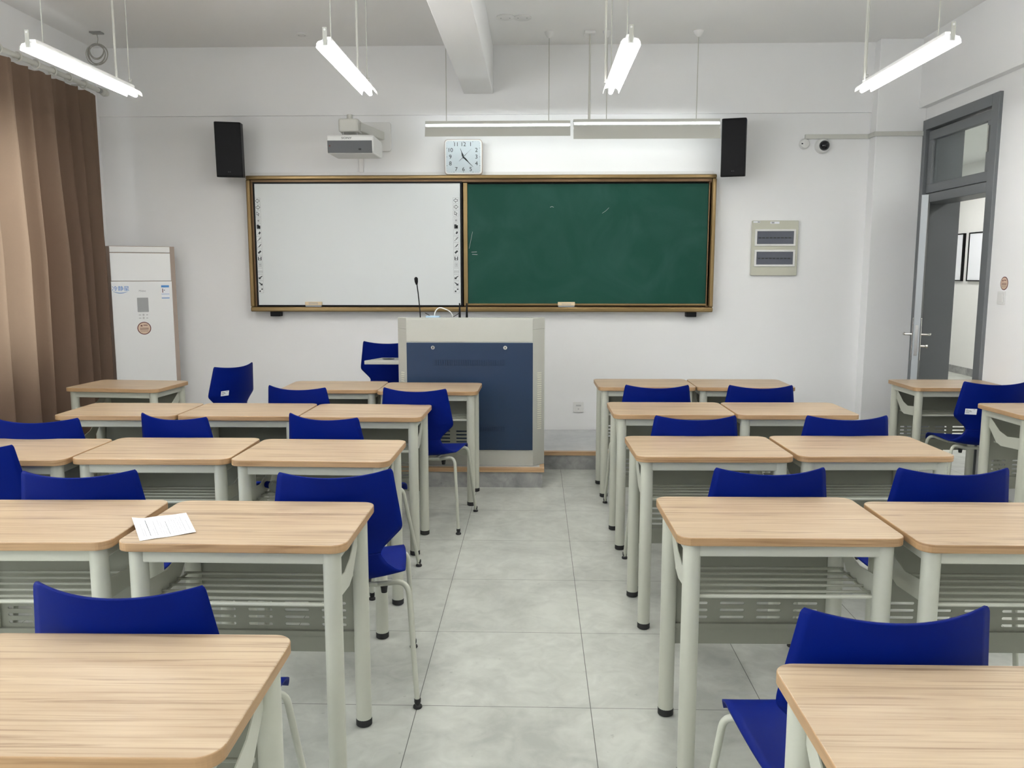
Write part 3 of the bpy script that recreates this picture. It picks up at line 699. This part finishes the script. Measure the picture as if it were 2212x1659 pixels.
# clock
t = thing('wall_clock', 'square white wall clock with rounded corners on top of the board frame', 'clock', (-0.604, YF-.105, BZ1+.002))
pl = rrect(-.157, .157, 0, .285, .028, 6)
MB().prism(pl, 0, .045, 'y').build('case', 'taupe', t, bevel=.003)
MB().prism(rrect(-.152, .152, .005, .280, .026, 6), -.003, .002, 'y').build('bezel', 'white', t)
MB().prism(rrect(-.143, .143, .014, .271, .02, 6), -.0042, -.003, 'y').build('face', 'paper', t)
cx, cz = 0.0, .143; yf = -.0048
for n in range(1, 13):
    a = 2*PI*n/12; px, pz = .115*math.sin(a), .118*math.cos(a)
    # square layout of the numerals
    m_ = max(abs(math.sin(a)), abs(math.cos(a))); px = .108*math.sin(a)/m_; pz = .100*math.cos(a)/m_
    if n in (1, 5, 7, 11): px = math.copysign(.060, px)
    if n in (2, 4, 8, 10): pz = math.copysign(.054, pz)
    text('numeral', str(n), .046, 'ink', (cx+px, yf, cz+pz), (PI/2, 0, 0), t)
b = MB()
for k in range(60):
    a = 2*PI*k/60; m_ = max(abs(math.sin(a)), abs(math.cos(a))); px, pz = .136*math.sin(a)/m_, .122*math.cos(a)/m_
    r_ = .003 if k % 5 == 0 else .0013; b.box(cx+px-r_, cx+px+r_, -.0046, -.0042, cz+pz-r_, cz+pz+r_)
b.build('minute_marks', 'greyink', t)
def hand(name, ang, l, tail, w, y):
    o = MB().prism([(-w, -tail), (w, -tail), (w*1.8, l*.25), (w*.6, l*.55), (w*.35, l), (-w*.35, l), (-w*.6, l*.55), (-w*1.8, l*.25)], y-.0008, y, 'y').build(name, 'ink', t)
    o.location = (cx, 0, cz); o.rotation_euler = (0, ang, 0)
hand('hour_hand', R(-20), .072, .012, .004, -.0052); hand('minute_hand', R(135), .112, .015, .0034, -.0062); hand('second_hand', R(46), .092, .05, .0009, -.0072)
MB().prism(rrect(-.143, .143, .014, .271, .02, 6), -.0095, -.0085, 'y').build('cover_glass', 'glass', t)

# ------------------------------------------------------------------ speakers
def speaker(x, z, w, h, yaw, pitch, lab, cone):
    t = thing('wall_speaker', lab, 'speaker', (x, YF-.02, z), yaw, 'black loudspeakers on the front wall')
    pv = MB().prism(rrect(-w/2, w/2, -.29, -.07, .02, 3), 0, h, 'z').build('cabinet', 'black', t, bevel=.006)
    pv.location = (0, 0, -h/2); 
    pv.rotation_euler = (R(pitch), 0, 0)
    MB().prism(rrect(-w/2+.006, w/2-.006, .012, h-.012, .012, 3), -.297, -.29, 'y').build('grille', 'black', pv, bevel=.002)
    text('maker_mark', '- -', .022, 'greyink', (0, -.2985, .045), (PI/2, 0, 0), pv)
    if cone:
        for cz_, cr in ((h*.27, .055), (h*.72, .055)):
            MB().lathe([(cr, -.2982), (cr*.75, -.2990), (cr*.3, -.2984)], (0.01, 0, cz_), 24, 'y').build('driver_ring', 'black', pv, smooth=True)
    MB().box(-.03, .03, -.09, .02, -.05, .05).build('wall_bracket', 'black', t)
speaker(-2.560, 2.512, .205, .432, R(14), 6, 'black loudspeaker high on the wall at the whiteboard end', False)
speaker(1.640, 2.512, .190, .448, R(-15), 6, 'black loudspeaker high on the wall right of the board lamps', True)

# ------------------------------------------------------------------ projector
t = thing('projector', 'white short throw projector with dark grille on a wall arm', 'projector', (-1.420, 6.43, 2.40))
side = [(0, .095), (0, .128), (.02, .139), (.35, .139), (.38, .11), (.38, .03), (.35, .004), (.03, .0), (.008, .010)]
MB().prism(side, -.179, .179, 'x').build('body', 'white', t, bevel=.012, seg=3)
MB().prism([(-.004, .094), (.002, .094), (.012, .004), (.003, .004)], -.172, .168, 'x').build('front_grille', 'projdark', t)
MB().box(.065, .085, .0, .01, .024, .036).build('sensor', 'gloss_black', t)
MB().lathe([(.006, -.004), (.006, .006)], (-.155, .0, .055), 12, 'y').build('indicator_light', 'redink', t)
text('lettering', 'SONY', .020, 'ink', (-.025, -.001, .112), (PI/2, 0, 0), t, sx=1.5)
MB().prism(rrect(-.118, .038, .13, .29, .02, 4), .182, .282, 'z').build('mount_head', 'offwhite', t, bevel=.012)
MB().tube([(-.038, .19, .27), (-.038, .19, .318)], .023, 16).build('pivot_cap', 'offwhite', t, smooth=True)
MB().prism(rrect(-.10, .03, .14, .27, .05, 5), .139, .150, 'z').build('cradle_plate', 'offwhite', t, bevel=.002)
b = MB(); b.tube([(-.09, .17, .15), (-.09, .17, .185)], .008, 8); b.tube([(.02, .17, .15), (.02, .17, .185)], .008, 8); b.build('mount_post', 'clipmetal', t)
MB().prism([(-.06, .24), (.05, .20), (.15, .65), (.04, .65)], .195, .265, 'z').build('arm', 'offwhite', t, bevel=.008)
MB().prism(rrect(-.09, .204, .105, .343, .02, 4), .645, .668, 'y').build('wall_plate', 'white', t, bevel=.006)
tk = MB().box(-1.492, -1.455, YF-.02, YF, BZ1+.036, 2.51); tag(tk.build('cable_trunking', 'white', bevel=.002), 'short vertical white cable trunking below the projector', 'trunking')

# ------------------------------------------------------------------ wall fittings
t = thing('breaker_box', 'grey electrical breaker box with two smoked windows right of the boards', 'fuse box', (1.998, YF, 1.475))
MB().prism(rrect(-.191, .191, 0, .455, .006, 2), -.035, 0, 'y').build('cover', 'boxgrey', t, bevel=.004)
for z in (.245, .075):
    f = MB(); ring(f, -.168, .168, z-.0, z+.138, .016, -.046, -.033); wf = f.build('window_frame', 'white', t, bevel=.002)
    MB().box(-.152, .152, -.041, -.036, z+.016, z+.122).build('smoked_window', 'smoke', wf)
    b = MB()
    for k in range(9): b.box(-.14+.031*k, -.118+.031*k, -.0418, -.041, z+.062, z+.072)
    b.build('breaker_row', 'ink', wf)
b = MB(); b.box(-.186, -.13, -.0357, -.035, .436, .450, 0); b.box(-.045, .03, -.0357, -.035, .428, .446, 0); b.build('small_label', 'paper', t)
b = MB(); b.box(-.15, -.132, -.0362, -.0357, .438, .447); b.box(-.035, -.012, -.0362, -.0357, .431, .443); b.build('print', 'greyink', t)

t = thing('wall_socket', 'white network socket low on the wall right of the lectern', 'socket', (0.372, YF, 0.342))
MB().prism(rrect(-.045, .045, -.045, .045, .006, 2), -.011, 0, 'y').build('face_plate', 'white', t, bevel=.002)
MB().box(-.022, .022, -.0125, -.011, .008, .02).build('shutter', 'paleink', t); MB().box(-.006, .006, -.0125, -.011, -.02, -.012).build('jack', 'paleink', t)

t = thing('dome_camera', 'white dome security camera with black eye high on the right wall', 'camera', (2.360, YF, 2.535))
MB().lathe([(.062, 0), (.062, -.022), (.052, -.04)], (0, 0, 0), 28, 'y').build('base', 'white', t, smooth=True)
MB().lathe([(.041, -.03), (.041, -.045), (.036, -.062), (.022, -.074), (.004, -.079)], (0.006, 0, 0), 28, 'y').build('dome', 'gloss_black', t, smooth=True)
t = thing('round_detector', 'small round white detector at the end of the wall trunking', 'detector', (2.212, YF, 2.553))
MB().lathe([(.042, 0), (.042, -.018), (.034, -.032), (.012, -.037)], (0, 0, 0), 24, 'y').build('body', 'white', t, smooth=True)
MB().box(-.03, -.018, -.036, -.03, -.006, .004).build('indicator', 'ink', t)
b = MB(); b.prism([(2.215, 7.10), (2.215, 7.08), (2.725, 7.08), (2.725, 6.95), (XR, 6.95), (XR, 6.969), (2.744, 6.969), (2.744, 7.10)], 2.592, 2.628, 'z')
tag(b.build('wall_trunking', 'offwhite', bevel=.002), 'white cable trunking running along the wall, around the pilaster to the door', 'trunking')

t = thing('light_switch', 'square white light switch on the right wall beneath the round sticker', 'switch', (XR, 5.685, 1.328), -PI/2)
MB().prism(rrect(-.043, .043, -.043, .043, .005, 2), -.01, 0, 'y').build('face_plate', 'white', t, bevel=.002)
MB().prism(rrect(-.028, .028, -.028, .028, .003, 2), -.014, -.01, 'y').build('rocker', 'white', t, bevel=.002)
def round_notice(t, r):
    MB().lathe([(r, 0), (r, -.0012)], (0, 0, 0), 32, 'y').build('rim', 'redink', t)
    MB().lathe([(r*.88, -.0012), (r*.88, -.0018)], (0, 0, 0), 32, 'y').build('sticker_face', 'cream', t)
    b = MB()
    for k, (w_, h_) in enumerate(((.62, .04), (.62, .04), (.60, .02), (.60, .02))): b.box(-r*w_, r*w_, -.0022, -.0018, -r*(.02+.16*k), -r*(.02+.16*k)+r*h_*1.6)
    b.box(-r*.5, -r*.25, -.0022, -.0018, r*.3, r*.5); b.box(-r*.1, r*.5, -.0022, -.0018, r*.42, r*.52)
    b.build('print', 'redink', t)
t = thing('round_notice', 'round maroon rimmed sticker on the right wall above the light switch', 'sticker', (XR, 5.67, 1.425), -PI/2); round_notice(t, .045)

# ceiling fittings
t = thing('ceiling_cover_plate', 'double round white cover plate on the ceiling right of the beam', 'cover plate', (-0.169, 6.326, ZC))
b = MB(); b.lathe([(.066, 0), (.066, -.006), (.058, -.010)], (-.062, 0, 0), 28); b.lathe([(.066, 0), (.066, -.006), (.058, -.010)], (.062, 0.02, 0), 28); b.build('plate', 'white', t, smooth=True)
b = MB()
for x in (-.095, -.03, .03, .095): b.lathe([(.004, -.010), (.004, -.012)], (x, 0, 0), 8)
b.build('screw', 'greyink', t)
t = thing('ceiling_blank_plate', 'small white blank plate on the ceiling above the projector', 'cover plate', (-1.842, 6.724, ZC))
MB().lathe([(.045, 0), (.045, -.006), (.04, -.009)], (0, 0, 0), 24).build('plate', 'white', t, smooth=True)
b = MB(); b.lathe([(.004, -.009), (.004, -.011)], (-.025, 0, 0), 8); b.lathe([(.004, -.009), (.004, -.011)], (.025, 0, 0), 8); b.build('screw', 'greyink', t)
t = thing('cable_coil', 'coiled spare cable hanging from a hook on the ceiling near the curtain', 'cable', (-3.42, 6.62, ZC))
MB().box(-.045, .045, -.03, .03, -.012, 0).build('hook_plate', 'clipmetal', t, bevel=.003)
MB().tube(fillet([(0, 0, -.012), (.01, 0, -.05), (.0, 0, -.09)], .02), .003, 8).build('hanging_cable', 'coil', t)
b = MB(); random.seed(3)
for k, (rr, ox, oz) in enumerate(((.078, 0, -.165), (.074, .006, -.172), (.070, -.006, -.168), (.058, .0, -.15), (.055, .004, -.146), (.076, -.002, -.178))):
    b.tube([(ox + rr*math.cos(2*PI*q/28), -.006*k + .006*math.sin(2*PI*q/28*2), oz + rr*math.sin(2*PI*q/28)) for q in range(28)], .0035, 6, closed=True)
b.build('coil', 'coil', t, smooth=True)

# ------------------------------------------------------------------ air conditioner
t = thing('air_conditioner', 'tall white floor standing air conditioner with taupe sides in the corner', 'air conditioner', (-3.245, 6.755, 0), R(25)); H = 1.712; w2 = .262
MB().prism([(-w2, .0), (-w2+.035, -.03), (w2-.035, -.03), (w2, .0), (w2-.02, .13), (-w2+.02, .13)], 0, H, 'z').build('cabinet', 'taupe', t, bevel=.004)
MB().box(-w2+.037, w2-.037, -.042, -.028, H-.05, H-.004).build('top_grille', 'white', t, bevel=.003)
MB().box(-w2+.037, w2-.037, -.042, -.028, 1.432, H-.056).build('upper_panel', 'acwhite', t, bevel=.003)
pn = MB().box(-w2+.034, w2-.034, -.052, -.028, .06, 1.428).build('front_panel', 'acwhite', t, bevel=.004)
MB().prism(rrect(-.042, .042, 1.178, 1.295, .004, 2), -.0535, -.052, 'y').build('display', 'screen', t)
text('lettering', '冷静星', .043, 'blueink', (-.158, -.0528, 1.368), (PI/2, 0, 0), t)
text('maker_mark', 'Midea', .022, 'greyink', (0, -.0528, 1.35), (PI/2, 0, 0), t, shear=.2)
b = MB(); b.tube([(-.215+.012*k, -.053, 1.346 - .012*math.sin(PI*k/9)) for k in range(10)], [.0006+.0022*math.sin(PI*k/9) for k in range(10)], 6); b.build('swoosh', 'blueink', t)
b = MB(); b.box(.145, .205, -.0530, -.052, 1.288, 1.395, 0); b.box(.145, .205, -.0534, -.0530, 1.378, 1.395, 1); b.box(.145, .205, -.0534, -.0530, 1.288, 1.294, 1); b.box(.145, .205, -.0534, -.0530, 1.322, 1.325, 1)
b.box(.152, .158, -.0534, -.0530, 1.335, 1.368, 2); b.box(.164, .172, -.0534, -.0530, 1.352, 1.358, 3)
b.build('energy_label', ['paper', 'blueink', 'redink', 'ink'], t)
for r_ in range(2):
    for c_ in range(3):
        if c_ == 1: MB().lathe([(.008, -.0532), (.008, -.052)], (0.0, 0, 1.155-.026*r_), 16, 'y').build('touch_button', 'paleink', t)
        else: MB().box(-.032+.026*c_-(0 if c_ else .003), -.018+.026*c_, -.0532, -.052, 1.151-.026*r_, 1.158-.026*r_).build('touch_button', 'paleink', t)
nt_ = thing('round_notice', 'round maroon rimmed sticker on the front of the air conditioner', 'sticker')
nt_.location = (-3.245 + .0525*math.sin(R(25)), 6.755 - .0525*math.cos(R(25)), 1.045); nt_.rotation_euler = (0, 0, R(25)); round_notice(nt_, .052)

# ------------------------------------------------------------------ curtain
t = thing('curtain', 'long brown pleated curtain drawn along the left wall', 'curtain', (-3.50, 0, 0))
Z1 = 2.90; ya = 3.2; nf = 340; nz = 30; vs = []; fs = []
import bisect
random.seed(5)
# irregular pleats: positions along the wall of each fold crest
cr = [ya]
while cr[-1] < 6.9: cr.append(cr[-1] + random.choice((.14, .20, .28, .36)) * .5)
def fold(q, v):
    k = bisect.bisect_right(cr, q) - 1; k = min(k, len(cr)-2); u = (q-cr[k])/(cr[k+1]-cr[k]); sgn = 1 if k % 2 else -1
    wv = (cr[k+1]-cr[k])
    a = (.026 + .055*min(1, v*2.2)) * (.6 + wv*3.4)
    return sgn*a*math.sin(PI*u) + .008*math.sin(q*70+3*v)*(1-min(1, v*5)) + .010*math.sin(q*23+v*4)
for j in range(nz+1):
    v = j/nz; z = Z1 - (Z1-.04)*v
    for i in range(nf+1):
        q = ya + 3.49*i/nf; u = i/nf
        gather = 1 - .014*v
        tight = 1 - .55*max(0, (u-.93)/.07)
        vs.append((fold(q, v)*tight + .005 + .05*v*u**3, ya + (q-ya)*gather, z - .012*abs(math.sin(q*26))*(v == 0)))
for j in range(nz):
    for i in range(nf): fs.append((j*(nf+1)+i, j*(nf+1)+i+1, (j+1)*(nf+1)+i+1, (j+1)*(nf+1)+i))
o = MB().add(vs, fs).build('cloth', 'curtain', t, smooth=True)
for k in range(17):
    y = 3.25 + k*.205
    MB().tube([(-.002+.029*math.cos(2*PI*q/18), y, 2.941+.029*math.sin(2*PI*q/18)) for q in range(18)], .0065, 6, closed=True).build('curtain_ring', 'offwhite', t, smooth=True)
r = thing('curtain_rail', 'pale curtain pole above the brown curtain along the left wall', 'curtain rail', (-3.50, 0, 2.943))
MB().tube([(0, 3.0, 0), (0, 6.80, 0)], .019, 14).build('pole', 'offwhite', r, smooth=True)
MB().tube([(0, 6.74, 0), (0, 6.775, 0)], .022, 14).build('collar', 'clipmetal', r, smooth=True)
MB().lathe([(.016, 6.80), (.028, 6.81), (.032, 6.84), (.024, 6.87), (.006, 6.885)], (0, 0, 0), 18, 'y').build('finial', 'offwhite', r, smooth=True)
for y in (3.1, 4.9, 6.70):
    MB().tube(fillet([(-.19, y, .03), (-.05, y, .03), (0, y, -.0)], .03), .007, 8).build('bracket', 'offwhite', r, smooth=True)

# ------------------------------------------------------------------ lectern
t = thing('lectern', 'grey steel multimedia lectern with navy front panel on the platform', 'lectern', (0, 0, 0.141))
X0, X1, x0, x1, yf_, ys_, yb2 = -0.972, 0.062, -0.902, -0.018, 5.715, 5.79, 6.14; HT = 1.045
b = MB(); b.prism([(X0, ys_), (x0, yf_), (x1, yf_), (X1, ys_), (X1, yb2), (X0, yb2)], 0.0, HT-.08, 'z')
b.prism([(X0, ys_), (x0, yf_), (x1, yf_), (X1, ys_), (X1, ys_+.05), (x1, yf_+.05), (x0, yf_+.05), (X0, ys_+.05)], HT-.08, HT, 'z')
b.build('cabinet', 'consolegrey', t, bevel=.003)
MB().box(x0+.003, x1-.003, yf_-.004, yf_, HT-.165, HT-.012).build('top_band', 'consolegrey', t, bevel=.001)
fp = MB().box(x0+.002, x1-.002, yf_-.008, yf_, .115, HT-.172).build('front_panel', 'consoleblue', t, bevel=.0015)
for x in (-.715, -.212): MB().lathe([(.0135, -.006), (.0135, -.001), (.009, .0)], (x, yf_-.008-.004, HT-.205), 18, 'y').build('lock', 'chrome', fp, smooth=True); MB().box(x-.0025, x+.0025, yf_-.0195, yf_-.0178, HT-.211, HT-.199).build('keyhole', 'black', fp)
b = MB()
for k in range(31):
    x = -.705 + k*.0160
    b.prism([(x, HT-.292), (x+.011, HT-.292), (x+.011, HT-.33), (x, HT-.33)], yf_-.0115, yf_-.008, 'y')
b.build('vent_louvres', 'consoleblue', fp, bevel=.0006, seg=1); b = MB()
for k in range(31):
    x = -.705 + k*.0160; b.box(x, x+.011, yf_-.0115, yf_-.008, .255, .285)
b.build('vent_louvres', 'consoleblue', fp, bevel=.0006, seg=1)
def facet(xa, ya_, xb, yb__, nm):
    b = MB(); d = Vector((xb-xa, yb__-ya_, 0)); n = Vector((d.y, -d.x, 0)).normalized(); 
    for k in range(27):
        z = .26 + .0152*k
        p = [Vector((xa, ya_, z)) + d*.35, Vector((xa, ya_, z)) + d*.72]
        q = [p[0]+n*.004, p[1]+n*.004]; up = Vector((0, 0, .0085))
        b.add([p[0], p[1], q[1], q[0], p[0]+up, p[1]+up], [(0, 1, 2, 3), (3, 2, 5, 4), (0, 3, 4), (1, 5, 2)])
    b.build(nm, 'boxgrey', t)
facet(x1, yf_, X1, ys_, 'side_louvres'); facet(X0, ys_, x0, yf_, 'side_louvres')
tr_ = MB().prism([(-1.235, 5.88), (-1.15, 6.10), (-.972, 6.10), (-.972, 5.88)], .700, .728, 'z').build('pull_out_tray', 'consolegrey', t, bevel=.003)
MB().lathe([(.045, .728), (.045, .7292)], (-1.08, 6.0, 0), 20).build('tray_hole', 'black', tr_)
ZT = 0.141 + HT - .08
t = thing('gooseneck_microphone', 'thin black gooseneck microphone standing on the lectern', 'microphone', (-.835, 5.97, ZT))
MB().lathe([(.028, 0), (.028, .008), (.012, .014)], (0, 0, 0), 20).build('base', 'black', t, smooth=True)
MB().tube([(0, 0, .01), (-.004, 0, .12), (-.016, 0, .25), (-.026, 0, .325)], .004, 10).build('neck', 'black', t, smooth=True)
MB().tube([(-.025, 0, .305), (-.027, 0, .325), (-.029, 0, .35), (-.0295, 0, .36)], [.006, .012, .0135, .006], 14).build('windshield', 'black', t, smooth=True)
t = thing('wireless_receiver', 'black receiver with two upright antennas on the lectern', 'receiver', (-.535, 5.99, ZT))
MB().box(-.10, .06, -.06, .06, 0, .035).build('body', 'black', t, bevel=.004)
for x in (-.018, .034): MB().tube([(x, 0, .03), (x, 0, .06), (x, 0, .172)], [.009, .009, .005], 10).build('antenna', 'black', t, smooth=True)
MB().tube(fillet([(-.02, 0, .10), (-.11, .01, .045), (-.2, .01, .06), (-.27, .01, .10)], .05), .0025, 6).build('lead', 'black', t)
o = MB().tube(fillet([(-.72, 5.95, ZT+.005), (-.735, 5.95, ZT+.10), (-.70, 5.95, ZT+.148), (-.60, 5.96, ZT+.11), (-.60, 5.98, ZT+.01)], .05), .0038, 8).build('white_cable', 'white', smooth=True)
tag(o, 'looped white cable standing up on the lectern', 'cable')
o = MB().box(-.79, -.69, 5.90, 5.965, ZT, ZT+.083).build('blue_box', 'paleblue', bevel=.004); tag(o, 'small light blue box behind the lectern lip', 'box')

# ------------------------------------------------------------------ paper and bottle
t = thing('printed_sheet', 'white printed exam sheet lying across two desks on the left', 'paper', (0, 0, 0))
c = [(-1.097, 2.222), (-.907, 2.303), (-1.0, 2.47), (-1.29, 2.47)]
import itertools
A, B_, C_, D_ = [Vector(p) for p in ((-1.099, 2.187, 0), (-.973, 2.265, 0), (-1.083, 2.457, 0), (-1.218, 2.384, 0))]
n1, n2 = 14, 8; vs = []
def sh(u, v): 
    p = A*(1-u)*(1-v) + B_*u*(1-v) + C_*u*v + D_*(1-u)*v
    z = .7512 + .006*max(0, 1-u*5)*(v) + .010*max(0, u-.75)*(1-v) + .0012*math.sin(u*6+v*2)**2
    return (p.x, p.y, z)
for j in range(n2+1):
    for i in range(n1+1): vs.append(sh(i/n1, j/n2))
o = MB().add(vs, [(j*(n1+1)+i, j*(n1+1)+i+1, (j+1)*(n1+1)+i+1, (j+1)*(n1+1)+i) for j in range(n2) for i in range(n1)]).build('sheet', 'paper', t)
m = o.modifiers.new('t', 'SOLIDIFY'); m.thickness = .0004; m.offset = 0
b = MB(); random.seed(11)
lines = [(.92, .35, .85, .004), (.84, .15, .9, .004), (.80, .3, .75, .003), (.76, .15, .85, .003), (.71, .2, .9, .003), (.67, .15, .9, .003), (.62, .2, .95, .003), (.55, .3, .92, .006), (.50, .45, .9, .003), (.46, .3, .9, .003), (.42, .1, .85, .003), (.34, .2, .9, .004), (.30, .55, .9, .003), (.26, .08, .9, .002), (.21, .12, .88, .007), (.14, .5, .9, .003), (.10, .3, .85, .003)]
for (u, v0, v1, wdt) in lines:
    v = 1-v1
    while v < 1-v0:
        dv = random.uniform(.02, .06); vv = min(v+dv, 1-v0)
        p = [sh(u, v), sh(u, vv), sh(u+wdt*1.6, vv), sh(u+wdt*1.6, v)]
        b.add([(q[0], q[1], q[2]+.0006) for q in p], [(0, 1, 2, 3)]); v = vv + .008
b.build('print', 'ink', o)
t = thing('water_bottle', 'clear water bottle with blue cap lying on a desk shelf', 'bottle', (-1.062, 3.385, 0.588), R(150))
pr = [(.006, -.10), (.028, -.098), (.031, -.085), (.031, -.02), (.028, -.01), (.031, 0), (.031, .05), (.022, .075), (.012, .088), (.012, .10)]
MB().lathe(pr, (0, 0, 0), 20, 'x').build('body', 'pet', t, smooth=True)
MB().lathe([(.015, .092), (.015, .11)], (0, 0, 0), 18, 'x').build('cap', 'blue', t)
